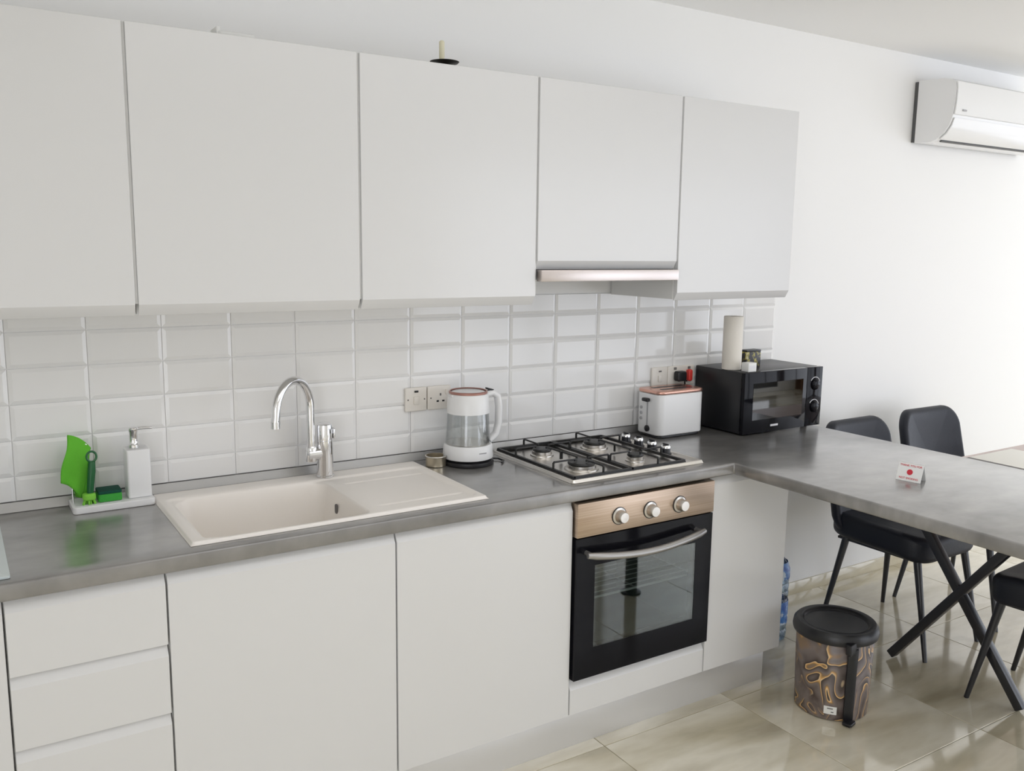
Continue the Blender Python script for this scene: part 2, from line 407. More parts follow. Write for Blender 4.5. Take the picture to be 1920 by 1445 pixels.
b = base_unit('base_cabinet', G1, G2, 'white base cabinet with one plain door directly under the sink bowl')
build('door', front_mb(G1, G2, ZB, ZD, BV), 'gloss', b, bevel=.0012, smooth=20)
b = base_unit('base_cabinet', G2, G3, 'white base cabinet with one plain door left of the oven, under kettle and drainer')
build('door', front_mb(G2, G3, ZB, ZD, BV), 'gloss', b, bevel=.0012, smooth=20)
b = base_unit('oven_cabinet', G3, G4, 'white housing unit around the oven with low drawer front below it')
build('drawer', front_mb(G3, G4, ZB, .236, BV), 'gloss', b, bevel=.0012, smooth=20)
b = base_unit('base_cabinet', G4, G5, 'white end cabinet right of the oven with plain door below the peninsula corner')
build('door', front_mb(G4, G5-.0, ZB, ZD, BV), 'gloss', b, bevel=.0012, smooth=20)
pl = thing('plinth', 'brushed aluminium plinth strip along floor below the base units', 'plinth', (.9, -.53, 0))
build('front_strip', MB().box((-1.6, -.533, 0), (2.469, -.518, ZB-.001)), 'plinth', pl, bevel=.001)
build('end_strip', MB().box((2.455, -.5175, 0), (2.469, -.06, ZB-.001)), 'plinth', pl, bevel=.001)

# worktop: L shaped, with a cut-out for the sink bowl
PX0, PX1, PY0 = 2.181, 3.001, -1.80
YW = -.603
def worktop():
    xs = sorted([-1.6, .385, .850, PX0, PX1]); ys = sorted([PY0, YW, -.540, -.105, -.002])
    def solid(i, j):
        if i < 0 or j < 0 or i >= len(xs)-1 or j >= len(ys)-1: return False
        x = (xs[i]+xs[i+1])/2; y = (ys[j]+ys[j+1])/2
        if y < YW and x < PX0: return False
        if .385 < x < .850 and -.540 < y < -.105: return False
        return True
    mb = MB(); idx = {}
    def vid(i, j, k):
        if (i, j, k) not in idx: idx[(i, j, k)] = len(mb.v); mb.v.append(Vector((xs[i], ys[j], (ZU, ZT)[k])))
        return idx[(i, j, k)]
    for i in range(len(xs)-1):
        for j in range(len(ys)-1):
            if not solid(i, j): continue
            for k in (0, 1): mb.f.append((vid(i, j, k), vid(i+1, j, k), vid(i+1, j+1, k), vid(i, j+1, k)))
            for di, dj, p, q in ((-1, 0, (i, j), (i, j+1)), (1, 0, (i+1, j), (i+1, j+1)), (0, -1, (i, j), (i+1, j)), (0, 1, (i, j+1), (i+1, j+1))):
                if not solid(i+di, j+dj): mb.f.append((vid(*p, 0), vid(*q, 0), vid(*q, 1), vid(*p, 1)))
    return mb
wt = thing('worktop', 'grey concrete-look L-shaped worktop running into a peninsula', 'worktop', (1.0, -.3, ZU))
build('slab', worktop(), 'worktop', wt, bevel=.006, segs=3)
build('support_leg', MB().lathe([(.05, 0), (.05, .006), (.03, .012), (.03, ZU-.008), (.05, ZU-.006), (.05, ZU-.0005)], (2.6, -1.62, 0), 24), 'blackmetal', wt)
up = tag(build('upstand', MB().prism([(-.0005, ZT+.0005), (-.020, ZT+.0005), (-.018, ZT+.006), (-.011, ZT+.0265), (-.0005, ZT+.0272)], -1.6, 3.0), 'alu', origin=(0, 0, ZT)),
         'slim satin grey sealing strip between worktop and wall tiles', 'upstand')

# ------------------------------------------------------------------ wall cabinets
YU = -.3785; UB, UT = 1.477, 2.182
US = [-.322, .278, .878, 1.478, 2.081, 2.677]
GU = 'white gloss wall cabinets in a row'
ulab = ['white gloss wall cabinet above the green cloth, cut off by the left edge',
        'white gloss wall cabinet above the sink tap, second from left',
        'white gloss wall cabinet above the kettle, with the candle on top',
        'shorter white gloss wall cabinet above the cooker hood',
        'white gloss wall cabinet above the microwave, at the right end of the row']
for k in range(5):
    x0, x1 = US[k], US[k+1]; hood = k == 3
    zb0 = 1.589 if hood else UB
    t = thing('wall_cabinet', ulab[k], 'cabinet', ((x0+x1)/2, -.18, zb0), group=GU)
    build('carcass', carcass_mb(x0, x1, YU+FT+.0006, -.0085, zb0+(.004 if not hood else .002), UT-.002, top=True), 'carcass', t)
    g = GAP; GAP = .004
    build('door', front_mb(x0, x1, zb0+.028, UT, 0, .028, y=YU), 'gloss', t, bevel=.0012, smooth=20)
    GAP = g
    if k < 4: build('gap_lightening_strip', MB().box((x1-.0036, YU+.008, zb0+.030), (x1+.0036, YU+.0185, UT-.001)), 'carcass', t, smooth=0)  # added strip, makes the gap between doors shallower so it shades paler
hd = thing('cooker_hood', 'slim pull-out cooker hood with brushed steel front edge', 'cooker hood', (1.78, -.2, 1.551))
hx0, hx1 = 1.486, 2.073
build('front_edge', MB().box((hx0, -.398, 1.551), (hx1, -.368, 1.5875)), 'hoodsteel', hd, bevel=.0015)
build('housing', MB().box((hx0+.004, -.366, 1.556), (hx1-.004, -.03, 1.5870)), 'ledgrey', hd, bevel=.002)

# ------------------------------------------------------------------ sink
def sd_rr(x, y, x0, x1, y0, y1, r):
    cx, cy = (x0+x1)/2, (y0+y1)/2; qx = abs(x-cx)-(x1-x0)/2+r; qy = abs(y-cy)-(y1-y0)/2+r
    return sqrt(max(qx, 0)**2+max(qy, 0)**2)+min(max(qx, qy), 0)-r
def sst(a, b_, t):
    t = min(max((t-a)/(b_-a), 0), 1); return t*t*(3-2*t)
SX0, SX1, SY0, SY1 = .343, 1.203, -.556, -.048
def sink_h(x, y):
    e = sd_rr(x, y, SX0, SX1, SY0, SY1, .012)
    h = .009*(1-sst(-.008, 0, e))
    d = sd_rr(x, y, SX0+.022, SX1-.022, SY0+.022, SY1-.075, .03)      # shallow inner field
    h -= .006*(1-sst(-.012, 0.0, d))
    bw = sd_rr(x, y, .386, .846, -.536, -.128, .055)
    h -= .004*(1-sst(-.01, .02, bw))
    # bowl wall, sloping a little
    h -= .165*(1-sst(-.034, 0, bw))
    if x > .88:
        for yy in (-.20, -.47):
            dd = abs(y-yy); 
            h -= .003*(1-sst(0, .009, dd))*sst(.88, .90, x)*(1-sst(1.15, 1.165, x))
    return h
def lines(a, b_, n, extra):
    s = [a+(b_-a)*i/n for i in range(n+1)]+extra
    s = sorted(s); out = [s[0]]
    for q in s[1:]:
        if q-out[-1] > .0015: out.append(q)
    out[-1] = b_
    return out
def fine(c, w_, n): return [c-w_+2*w_*i/n for i in range(n+1)]
sx = lines(SX0, SX1, 120, fine(.403, .019, 16)+fine(.829, .019, 16)+fine(SX0+.006, .006, 6)+fine(SX1-.006, .006, 6))
sy = lines(SY0, SY1, 80, fine(-.519, .019, 16)+fine(-.145, .019, 16)+fine(SY0+.006, .006, 6)+fine(SY1-.006, .006, 6)+fine(-.20, .01, 10)+fine(-.47, .01, 10))
smb = MB(); nx, ny = len(sx), len(sy)
smb.add([(x, y, ZT+.0006+sink_h(x, y)) for x in sx for y in sy], [(i*ny+j, (i+1)*ny+j, (i+1)*ny+j+1, i*ny+j+1) for i in range(nx-1) for j in range(ny-1)])
sk = thing('sink', 'cream composite sink with one bowl and ribbed drainer set into the worktop', 'sink', (.773, -.30, ZT))
build('basin', smb, 'granite', sk, smooth=60)
build('overflow_slot', MB().slab(.014, .030, .006, .0069, .002, (0, 0, 0)).xf(lambda v: Vector((.8335-v.z+.35*(v.y)*.0, -.275+v.x*1.0, .868+v.y))), 'hem', sk)
build('drain', MB().lathe([(.045, 0), (.045, .003), (.036, .004), (.034, .002)], (.61, -.32, ZT-.1655), 28), 'steel', sk)
# tap
tp = thing('kitchen_tap', 'chrome swan-neck mixer tap standing on the sink ledge', 'tap', (.862, -.10, ZT+.0097))
z0 = ZT+.0100
build('tap_body', MB().lathe([(.0285, z0), (.0285, z0+.004), (.0265, z0+.006), (.0265, z0+.118), (.0255, z0+.119), (.0265, z0+.120), (.0268, z0+.160), (.0255, z0+.169), (.020, z0+.173), (.004, z0+.175)], (.862, -.10, 0), 36), 'chrome', tp)
dx, dy = -cos(math.radians(38)), -sin(math.radians(38))
cxs, cys = .862-.046, -.10-.004
build('outlet_stub', MB().tube([(.862, -.10, z0+.078), (cxs-.012, cys, z0+.078)], .021, 20).lathe([(.0165, z0+.055), (.0175, z0+.058), (.0175, z0+.098), (.014, z0+.104)], (cxs, cys, 0), 24), 'chrome', tp)
rad = .092; zc = 1.252-rad
pts = [(cxs, cys, z0+.1)]+[(cxs, cys, zc-.05+.05*i/3) for i in range(4)]
for i in range(1, 25):
    a = pi*i/24; q = rad*(1-cos(a)); pts.append((cxs+dx*q, cys+dy*q, zc+rad*sin(a)))
q = 2*rad
pts += [(cxs+dx*(q+.002), cys+dy*(q+.002), zc-.012), (cxs+dx*(q+.003), cys+dy*(q+.003), zc-.022)]
build('spout', MB().tube(pts, .0132, 18), 'chrome', tp)
e0 = Vector(pts[-1]); build('aerator', MB().lathe([(.0142, 0.004), (.0142, -.016), (.010, -.0162)], e0, 20), 'chrome', tp)
build('lever', MB().slab(.016, .036, .007, .0075, .003, (.0, 0, 0)).xf(lambda v: Vector((.862+.022+v.z*.9+.0015, -.10-.013+v.x, z0+.140+v.y))), 'chrome', tp)

# ------------------------------------------------------------------ hob
hb = thing('gas_hob', 'stainless four-burner gas hob set in the worktop above the oven', 'hob', (1.80, -.3, ZT))
hx0, hx1, hy0, hy1 = 1.515, 2.092, -.549, -.045
def hob_h(x, y):
    e = sd_rr(x, y, hx0, hx1, hy0, hy1, .012)
    h = .011*(1-sst(-.008, 0, e)); h -= .007*(1-sst(-.024, -.014, e))
    return h
hxs = lines(hx0, hx1, 60, fine(hx0+.013, .013, 14)+fine(hx1-.013, .013, 14)); hys = lines(hy0, hy1, 50, fine(hy0+.013, .013, 14)+fine(hy1-.013, .013, 14))
hm = MB(); ny = len(hys)
hm.add([(x, y, ZT+.0006+hob_h(x, y)) for x in hxs for y in hys], [(i*ny+j, (i+1)*ny+j, (i+1)*ny+j+1, i*ny+j+1) for i in range(len(hxs)-1) for j in range(ny-1)])
build('hob_plate', hm, 'steel', hb, smooth=50)
zp = ZT+.005
BURN = [(1.645, -.185, .036), (1.650, -.415, .050), (1.885, -.180, .044), (1.885, -.415, .030)]
for bx, by, br in BURN:
    bo = build('burner', MB().lathe([(br*1.18, zp), (br*1.15, zp+.004), (br*1.0, zp+.006), (br*.98, zp+.016), (br*.9, zp+.018)], (bx, by, 0), 32), 'steel', hb)
    build('burner_cap', MB().lathe([(br*.93, zp+.0182), (br*.95, zp+.021), (br*.88, zp+.026), (br*.3, zp+.0275)], (bx, by, 0), 32), 'castiron', bo)
for gx0, gx1 in ((1.534, 1.766), (1.774, 2.006)):
    g = MB(); ga, gb = -.535, -.066; zg = zp+.010; t = .0045
    c4 = [(gx0, ga), (gx1, ga), (gx1, gb), (gx0, gb)]
    for i in range(4):
        p, q = c4[i], c4[(i+1) % 4]; g.bar((p[0], p[1], zg), (q[0], q[1], zg), .010, .010, (0, 0, 1))
    ym = (ga+gb)/2
    for (px, py) in c4+[(gx0, ym), (gx1, ym)]:
        g.tube([(px, py, zp+.0), (px, py, zg)], .006, 8)
    gr = build('pan_support', g, 'castiron', hb)
    bs = [b_ for b_ in BURN if gx0 < b_[0] < gx1]
    for bx, by, br in bs:
        ends = [((gx0, by), (1, 0)), ((gx1, by), (-1, 0))]
        ends.append(((bx, gb if by > -.3 else ga), (0, -1 if by > -.3 else 1)))
        ends.append(((bx, ym), (0, 1 if by > -.3 else -1)))
        for (ex, ey), (ux, uy) in ends:
            L = max(abs(ex-bx), abs(ey-by))-.028
            f = MB().tube([(ex, ey, zg), (ex, ey, zg+.022), (ex+ux*.004, ey+uy*.004, zg+.026), (ex+ux*L, ey+uy*L, zg+.026), (ex+ux*L, ey+uy*L, zg+.020)], .0040, 8)
            build('finger', f, 'castiron', gr)
    if gx0 > 1.6: pass
for k, ky in enumerate((-.165, -.240, -.315, -.390)):
    ko = build('control_knob', MB().lathe([(.0225, zp), (.0225, zp+.004), (.0180, zp+.006), (.0170, zp+.022), (.0175, zp+.0222)], (2.050, ky, 0), 24), 'blackmetal', hb)
    build('knob_cap', MB().lathe([(.0176, zp+.0224), (.0172, zp+.030), (.0150, zp+.033), (.002, zp+.0335)], (2.050, ky, 0), 24), 'chrome', ko)
    build('knob_grip', MB().box((2.050-.003, ky-.0145, zp+.0338), (2.050+.003, ky+.0145, zp+.039)), 'black', ko, bevel=.001)

# ------------------------------------------------------------------ oven
ov = thing('built_in_oven', 'built-in electric oven with black glass door and steel control panel, its warm reflection painted in', 'oven', (1.793, -.3, .274))
ox0, ox1, oz0, oz1 = 1.497, 2.088, .275, .867
zs = oz1-.112
build('control_panel', MB().box((ox0, -.606, zs), (ox1, -.5695, oz1)), 'reflectsteel', ov, bevel=.003)
for kx in (1.663, 1.795, 1.925):
    sk_ = build('knob', MB().lathe([(.027, -.6065), (.027, -.609), (.021, -.611), (.019, -.632), (.0165, -.636), (.002, -.6365)], (kx, 0, .806), 28, axis=1), 'steel', ov)
    build('knob_skirt', MB().lathe([(.0295, -.6062), (.0295, -.6082), (.0275, -.6085)], (kx, 0, .806), 28, axis=1), 'black', sk_)
# door: black glass frame with a see-through window
wx0, wx1, wz0, wz1 = 1.573, 2.012, .375, .655
yd = -.603
dm = MB()
dm.box((ox0+.001, yd, oz0), (wx0, -.570, zs-.004)).box((wx1, yd, oz0), (ox1-.001, -.570, zs-.004)).box((wx0, yd, oz0), (wx1, -.570, wz0)).box((wx0, yd, wz1), (wx1, -.570, zs-.004))
dr = build('oven_door', dm, 'blackgloss', ov, bevel=0.0, smooth=0)
build('window_pane', MB().box((wx0+.0005, yd+.001, wz0+.0005), (wx1-.0005, yd+.004, wz1-.0005)), 'ovenglass', dr, smooth=0)
hp = []
for i in range(17):
    u = i/16; x = 1.520+u*(2.022-1.520); bow = sin(pi*u)
    hp.append((x, -.632-.018*bow**.6, .704-.022*bow))
build('handle', MB().tube(hp, [.0095]+[.0120]*15+[.0095], 14).tube([(1.535, -.603, .703), (1.535, -.634, .703)], .008, 10).tube([(2.008, -.603, .703), (2.008, -.634, .703)], .008, 10), 'handlegrey', dr)
cav = MB()
cx0, cx1, cz0, cz1, cy = 1.525, 2.060, .315, .715, -.12
cav.add([(cx0, -.569, cz0), (cx1, -.569, cz0), (cx1, -.569, cz1), (cx0, -.569, cz1), (cx0, cy, cz0), (cx1, cy, cz0), (cx1, cy, cz1), (cx0, cy, cz1)],
        [(0, 1, 5, 4), (1, 2, 6, 5), (2, 3, 7, 6), (3, 0, 4, 7), (4, 5, 6, 7)])
build('oven_cavity', cav, 'cavity', ov, smooth=0)
rk = MB()
for yy in [-.562+.035*i for i in range(12)]: rk.tube([(cx0+.004, yy, .525), (cx1-.004, yy, .525)], .0022 if yy > -.555 else .0042, 6)
for xx in (cx0+.01, 1.79, cx1-.01): rk.tube([(xx, -.56, .520), (xx, -.165, .521)], .003, 6)
build('wire_rack', rk, 'palegrey', ov)

# ------------------------------------------------------------------ worktop items
# sink caddy (tray with hanging rail)
ty = -.078
td = thing('sink_caddy', 'white tray with chrome rail holding cloth, brush and soap beside the sink', 'caddy', (.232, ty, ZT))
tm = MB().slab(.214, .108, .020, .012, .003, (.235, ty, ZT+.0004))
build('tray', tm, 'whiteplastic', td)
build('tray_recess', MB().slab(.120, .092, .0012, .010, .0004, (.195, ty, ZT+.0206)), 'palegrey', td)
build('rail', MB().tube([(.136, ty+.01, ZT+.0205), (.136, ty+.01, 1.105), (.140, ty+.01, 1.116), (.148, ty+.01, 1.117), (.178, ty+.01, 1.097)], .0032, 10), 'chrome', td)
# dispenser
dsx = .306; zt0 = ZT+.0208
ds = thing('soap_dispenser', 'square white soap dispenser with chrome pump standing on the tray', 'dispenser', (dsx, ty, zt0))
build('bottle', MB().slab(.064, .064, .140, .007, .004, (dsx, ty, zt0)), 'whiteplastic', ds)
build('pump', MB().lathe([(.0145, 0), (.0145, .010), (.0125, .012), (.0115, .020), (.0115, .047), (.0130, .049), (.0130, .058), (.011, .060)], (dsx-.006, ty, zt0+.1403), 24), 'chrome', ds)
build('nozzle', MB().tube([(dsx-.004, ty, zt0+.1955), (dsx+.030, ty-.004, zt0+.1965), (dsx+.044, ty-.006, zt0+.1945)], [.0042, .0034, .0028], 10), 'chrome', ds)
# green cloth draped over the rail
cl = MB(); nU, nV = 14, 16
def cloth_pt(u, v, side):
    top = Vector((.131+.056*u, ty+.010, 1.128-.030*u*u-.012*u)) if True else None
    if side < 0: bot = Vector((.104+.052*u, ty-.016, 1.003-.050*u+.006*sin(u*pi)))
    else: bot = Vector((.142+.044*u, ty+.018, .950-.014*u))
    p = top.lerp(bot, v); bulge = sin(pi*min(v*1.3, 1))*.010*side
    p.y += bulge + .004*sin(u*9+v*2)*v*side
    p.x += .003*sin(v*7+u*3)
    return p
rows = []
for v in range(nV+1): rows.append((1-v/nV, -1))
rows2 = [(v/nV, 1) for v in range(1, nV+1)]
cl.add([cloth_pt(u/nU, v, s_) for v, s_ in rows+rows2 for u in range(nU+1)],
       [(j*(nU+1)+i, j*(nU+1)+i+1, (j+1)*(nU+1)+i+1, (j+1)*(nU+1)+i) for j in range(len(rows+rows2)-1) for i in range(nU)])
co = build('dish_cloth', cl, 'green', origin=(.14, ty, 1.0), smooth=70)
so = co.modifiers.new('thickness', 'SOLIDIFY'); so.thickness = .005; so.offset = 0
tag(co, 'bright green microfibre cloth draped over the chrome rail', 'cloth')
# washing-up brush standing in the tray
br = thing('dish_brush', 'dark green washing-up brush with lime bristles standing beside the cloth', 'brush', (.176, ty-.034, ZT+.022))
bx, by = .178, ty-.034
build('handle', MB().tube([(bx-.004, by, .955), (bx-.001, by, .99), (bx+.004, by, 1.03), (bx+.006, by, 1.058)], [.008, .0095, .0105, .009], 12), 'darkgreen', br)
ring = [(bx+.006+.0125*sin(a), by, 1.072-.0145*cos(a)) for a in [2*pi*i/20 for i in range(21)]]
build('hanging_loop', MB().tube(ring, .0030, 8, caps=False), 'darkgreen', br)
build('brush_head', MB().slab(.034, .030, .020, .012, .006, (bx-.006, by, .950)), 'lime', br)
bs = MB()
for i in range(26):
    a = random.uniform(0, 2*pi); r_ = .013*sqrt(random.random())
    bs.tube([(bx-.006+r_*cos(a), by+r_*sin(a), .952), (bx-.006+r_*1.4*cos(a), by+r_*1.2*sin(a), ZT+.0222)], .0022, 5)
tag(build('bristles', bs, 'lime', br), kind='stuff')
sp = thing('sponge', 'green sponge with dark scouring top lying on the tray', 'sponge', (.222, ty-.012, ZT+.022))
build('foam', MB().slab(.062, .062, .022, .006, .003, (.226, ty-.006, ZT+.0222)), 'spongegreen', sp)
build('scouring_pad', MB().slab(.062, .062, .008, .006, .002, (.226, ty-.006, ZT+.0444)), 'scour', sp)
# glass board at the left edge
tag(build('chopping_board', MB().slab(.34, .44, .006, .006, .001, (-.218, -.352, ZT+.0005)), 'boardglass', origin=(-.218, -.352, ZT)),
    'frosted glass board lying on the worktop, cut by the left edge', 'board')
# tin
tn = thing('small_tin', 'small round pale gold tin on the worktop between sink and kettle', 'tin', (1.232, -.128, ZT))
build('tin_body', MB().lathe([(.033, 0), (.035, .002), (.035, .034), (.0365, .036), (.0335, .036), (.0330, .008), (.002, .007)], (1.252, -.118, ZT+.0004), 32), 'tin', tn)
build('tin_rim', MB().lathe([(.0368, .0335), (.0375, .035), (.0368, .0370), (.0338, .0370)], (1.252, -.118, ZT+.0004), 32, False, False), 'steel', tn)
# kettle
kx, ky, kz = 1.368, -.135, ZT+.0005
kb = thing('kettle_base', 'black round power base under the glass kettle', 'kettle base', (kx, ky, ZT))
build('base_plate', MB().lathe([(.088, 0), (.090, .004), (.088, .014), (.076, .018), (.004, .019)], (kx, ky, kz), 40), 'black', kb)
build('cord', MB().tube([(kx+.085, ky+.0, kz+.006), (kx+.112, ky-.02, kz+.005), (kx+.115, ky-.05, kz+.004), (kx+.095, ky-.07, kz+.004)], .0032, 8), 'black', kb)
kt = thing('glass_kettle', 'glass electric kettle with white base, white collar and copper lid', 'kettle', (kx, ky, kz+.020))
kz1 = kz+.0205
build('kettle_foot', MB().lathe([(.082, 0), (.087, .003), (.0875, .010), (.0845, .045), (.081, .050), (.076, .051)], (kx, ky, kz1), 48), 'whiteplastic', kt)
build('heating_plate', MB().lathe([(.0755, .0515), (.074, .0535), (.004, .0535)], (kx, ky, kz1), 40), 'steel', kt)
build('glass_body', MB().lathe([(.0775, .052), (.0772, .058), (.074, .11), (.0715, .158), (.0690, .158), (.0715, .11), (.0747, .058), (.0747, .0545)], (kx, ky, kz1), 48, False, False), 'glass', kt)
build('collar', MB().lathe([(.0716, .1585), (.0742, .1585), (.0735, .170), (.0700, .222), (.0675, .225)], (kx, ky, kz1), 48), 'whiteplastic', kt)
ld = build('lid', MB().lathe([(.0605, .2255), (.0600, .2290), (.054, .2310), (.004, .2318)], (kx, ky, kz1), 40), 'whiteplastic', kt)
build('copper_ring', MB().lathe([(.0612, .2252), (.0668, .2255), (.0672, .2315), (.0640, .2345), (.0612, .2325)], (kx, ky, kz1), 40, False, False), 'rose', ld)
build('spout_lip', MB().prism([(-.071, .205), (-.083, .224), (-.066, .2245)], -.016, .016, axis=1).xf(lambda v: Vector((kx+v.x*.9, ky+v.y+.0, kz1+v.z))), 'whiteplastic', kt, bevel=.002)
hpts = [(kx+.068, .215), (kx+.096, .220), (kx+.117, .206), (kx+.124, .170), (kx+.123, .110), (kx+.113, .072), (kx+.083, .050)]
hh = MB(); rs = []
for i, (x, z) in enumerate(hpts):
    a, b_ = hpts[max(i-1, 0)], hpts[min(i+1, len(hpts)-1)]; t_ = Vector((b_[0]-a[0], 0, b_[1]-a[1])).normalized(); n_ = Vector((t_.z, 0, -t_.x))
    rs.append([Vector((x, ky, kz1+z))+n_*.0125*cos(q_)+Vector((0, 1, 0))*.016*sin(q_) for q_ in [2*pi*k/14 for k in range(14)]])
build('handle', hh.rings(rs), 'whiteplastic', kt)
build('lid_button', MB().slab(.030, .020, .007, .006, .003, (kx+.086, ky, kz1+.2325)).xf(lambda v: Vector((v.x, v.y, v.z-(v.x-kx-.071)*.30))), 'black', kt)
build('logo_strip', MB().box((-.014, -.0006, -.002), (.014, .0006, .002)).xf(lambda v: Vector((kx-.0005+v.x+.010, ky-.0858+v.y+.0009*0, kz1+.028+v.z))), 'ledgrey', kt)

# wall sockets
def outlet(name, x, z, wd, h, label, holes):
    t = thing(name, label, 'socket', (x, -.008, z-h/2), group='ivory wall sockets on the tiles')
    y = -.0076
    build('plate', MB().slab(wd, h, .011, .006, .004).xf(lambda v: Vector((x+v.x, y-v.z, z+v.y))), 'ivory', t)
    return t
def dot(name, t, x, z, w_, h, m, d=.0018, y=-.0188):
    return build(name, MB().box((x-w_/2, y-d, z-h/2), (x+w_/2, y, z+h/2)), m, t, bevel=.0004)
so1 = outlet('fused_switch', 1.2275, 1.133, .083, .084, 'square ivory switch plate with dark indicator, left of the socket behind the kettle', 0)
dot('rocker_switch', so1, 1.2275, 1.130, .020, .026, 'ivory', .004)
dot('indicator', so1, 1.2275, 1.161, .015, .007, 'black')
for xx in (1.196, 1.259): dot('screw', so1, xx, 1.133, .005, .005, 'hem', .0008)
so2 = outlet('wall_socket', 1.3185, 1.133, .092, .084, 'ivory three-pin wall socket just left of the glass kettle', 0)
dot('pin_hole', so2, 1.322, 1.144, .006, .009, 'hem', .0006)
for xx in (1.311, 1.333): dot('pin_hole', so2, xx, 1.121, .009, .006, 'black', .0006)
dot('rocker_switch', so2, 1.346, 1.152, .010, .016, 'ivory', .004)
for xx in (1.284, 1.353): dot('screw', so2, xx, 1.133, .005, .005, 'hem', .0008)
so3 = outlet('fused_switch', 2.3430, 1.135, .084, .084, 'square ivory switch plate above the left end of the toaster', 0)
dot('indicator', so3, 2.343, 1.160, .014, .006, 'hem')
dot('rocker_switch', so3, 2.343, 1.130, .020, .026, 'ivory', .004)
so4 = outlet('double_socket', 2.4610, 1.135, .148, .084, 'ivory double wall socket between toaster and microwave', 0)
dot('rocker_switch', so4, 2.425, 1.167, .012, .010, 'hem', .004)
dot('rocker_switch', so4, 2.503, 1.167, .012, .010, 'hem', .004)
for xx in (2.492, 2.514): dot('pin_hole', so4, xx, 1.110, .009, .006, 'black', .0006)
pg = thing('power_plug', 'black power plug pushed into the double socket behind the toaster', 'plug', (2.428, -.03, 1.12))
build('plug_body', MB().slab(.050, .042, .030, .010, .006).xf(lambda v: Vector((2.442+v.x, -.0192-v.z, 1.136+v.y))), 'black', pg)
build('plug_cord', MB().tube([(2.462, -.030, 1.122), (2.472, -.030, 1.112), (2.476, -.028, 1.09), (2.478, -.026, .96), (2.480, -.028, .9205)], .0033, 8), 'black', pg)
pr = tag(build('red_plug', MB().slab(.022, .050, .022, .009, .006).xf(lambda v: Vector((2.497+v.x, -.0192-v.z, 1.136+v.y))), 'redplastic', origin=(2.497, -.02, 1.13)),
         'small red plug in the right half of the double socket', 'plug')

# toaster
tx0, tx1, tya, tyb, tz0 = 2.205, 2.446, -.178, -.034, ZT+.0008
ts = thing('toaster', 'white two-slot toaster with rose copper top beside the hob', 'toaster', ((tx0+tx1)/2, -.1, ZT))
tcx, tcy = (tx0+tx1)/2, (tya+tyb)/2
build('foot_base', MB().slab(tx1-tx0-.014, tyb-tya-.014, .010, .024, .002, (tcx, tcy, tz0)), 'black', ts)
build('housing', MB().slab(tx1-tx0, tyb-tya, .164, .030, .006, (tcx, tcy, tz0+.0105), seg=8), 'whiteplastic', ts)
build('top_panel', MB().slab(tx1-tx0+.002, tyb-tya+.002, .014, .030, .006, (tcx, tcy, tz0+.175), seg=8), 'copper', ts)
for yy in (tcy-.026, tcy+.026):
    build('bread_slot', MB().box((tcx-.075, yy-.009, tz0+.1891), (tcx+.085, yy+.009, tz0+.1900)), 'black', ts)
xe = tx0
build('lever_track', MB().box((xe-.0008, tcy-.004, tz0+.045), (xe+.002, tcy+.004, tz0+.150)), 'ledgrey', ts)
build('lever', MB().slab(.034, .014, .018, .005, .004).xf(lambda v: Vector((xe-.001-v.z, tcy+v.x, tz0+.150+v.y))), 'black', ts)
build('browning_dial', MB().lathe([(.0125, 0), (.0125, .006), (.009, .009), (.001, .0092)], (0, 0, 0), 24).xf(lambda v: Vector((xe-.0005-v.z, tcy-.004+v.x, tz0+.034+v.y))), 'black', ts)
for k in range(3):
    build('button', MB().lathe([(.0065, 0), (.0065, .003), (.005, .004)], (0, 0, 0), 16).xf(lambda v, k=k: Vector((xe-.0003-v.z, tcy+.036+v.x, tz0+.070+k*.022+v.y))), 'ledgrey', ts)

# microwave
mx0, mx1, my0, my1, mz0, mz1 = 2.541, 3.010, -.300, -.016, ZT+.006, 1.174
mw = thing('microwave', 'black microwave oven with glossy door on the worktop corner', 'microwave', ((mx0+mx1)/2, -.15, ZT))
build('casing', MB().box((mx0+.004, my0+.022, mz0), (mx1-.004, my1, mz1)), 'black', mw, bevel=.004)
md = build('door', MB().box((mx0, my0, mz0), (mx1-.098, my0+.0215, mz1)), 'blackgloss', mw, bevel=.002)
build('door_window', MB().box((mx0+.050, my0-.0012, mz0+.055), (mx1-.122, my0-.0002, mz1-.045)), 'mwglass', md)
build('cooking_cavity', MB().box((mx0+.052, my0-.0002, mz0+.057), (mx1-.124, my0+.0002, mz1-.047)), 'cavity', md)
cp = build('control_panel', MB().box((mx1-.097, my0, mz0), (mx1, my0+.0215, mz1)), 'blackgloss', mw, bevel=.002)
for zz in (mz0+.178, mz0+.082):
    build('dial', MB().lathe([(.024, my0-.0002), (.024, my0-.004), (.020, my0-.010), (.017, my0-.012), (.001, my0-.0122)], (mx1-.047, 0, zz), 28, axis=1), 'blackgloss', cp)
    arc = [(mx1-.047+.031*cos(a), my0-.0006, zz+.031*sin(a)) for a in [math.radians(20+i*18) for i in range(8)]]
    build('dial_marking', MB().tube(arc, .0016, 6), 'palegrey', cp)
build('logo_strip', MB().box((mx0+.160, my0-.0012, mz0+.022), (mx0+.205, my0-.0003, mz0+.030)), 'palegrey', md)
for fx in (mx0+.04, mx1-.04):
    for fy in (my0+.05, my1-.04):
        build('foot', MB().lathe([(.013, ZT+.0005), (.015, mz0-.0002)], (fx, fy, 0), 16), 'black', mw)
zmt = mz1+.0006
pr_ = thing('paper_roll', 'tall roll of kitchen paper standing on the microwave', 'paper roll', (2.588, -.17, mz1))
n = 40
build('roll', MB().lathe([(.0385, 0), (.0395, .003), (.0395, .214), (.038, .217), (.0175, .217), (.0175, .190), (.002, .190)], (2.588, -.178, zmt), n), 'paper', pr_)
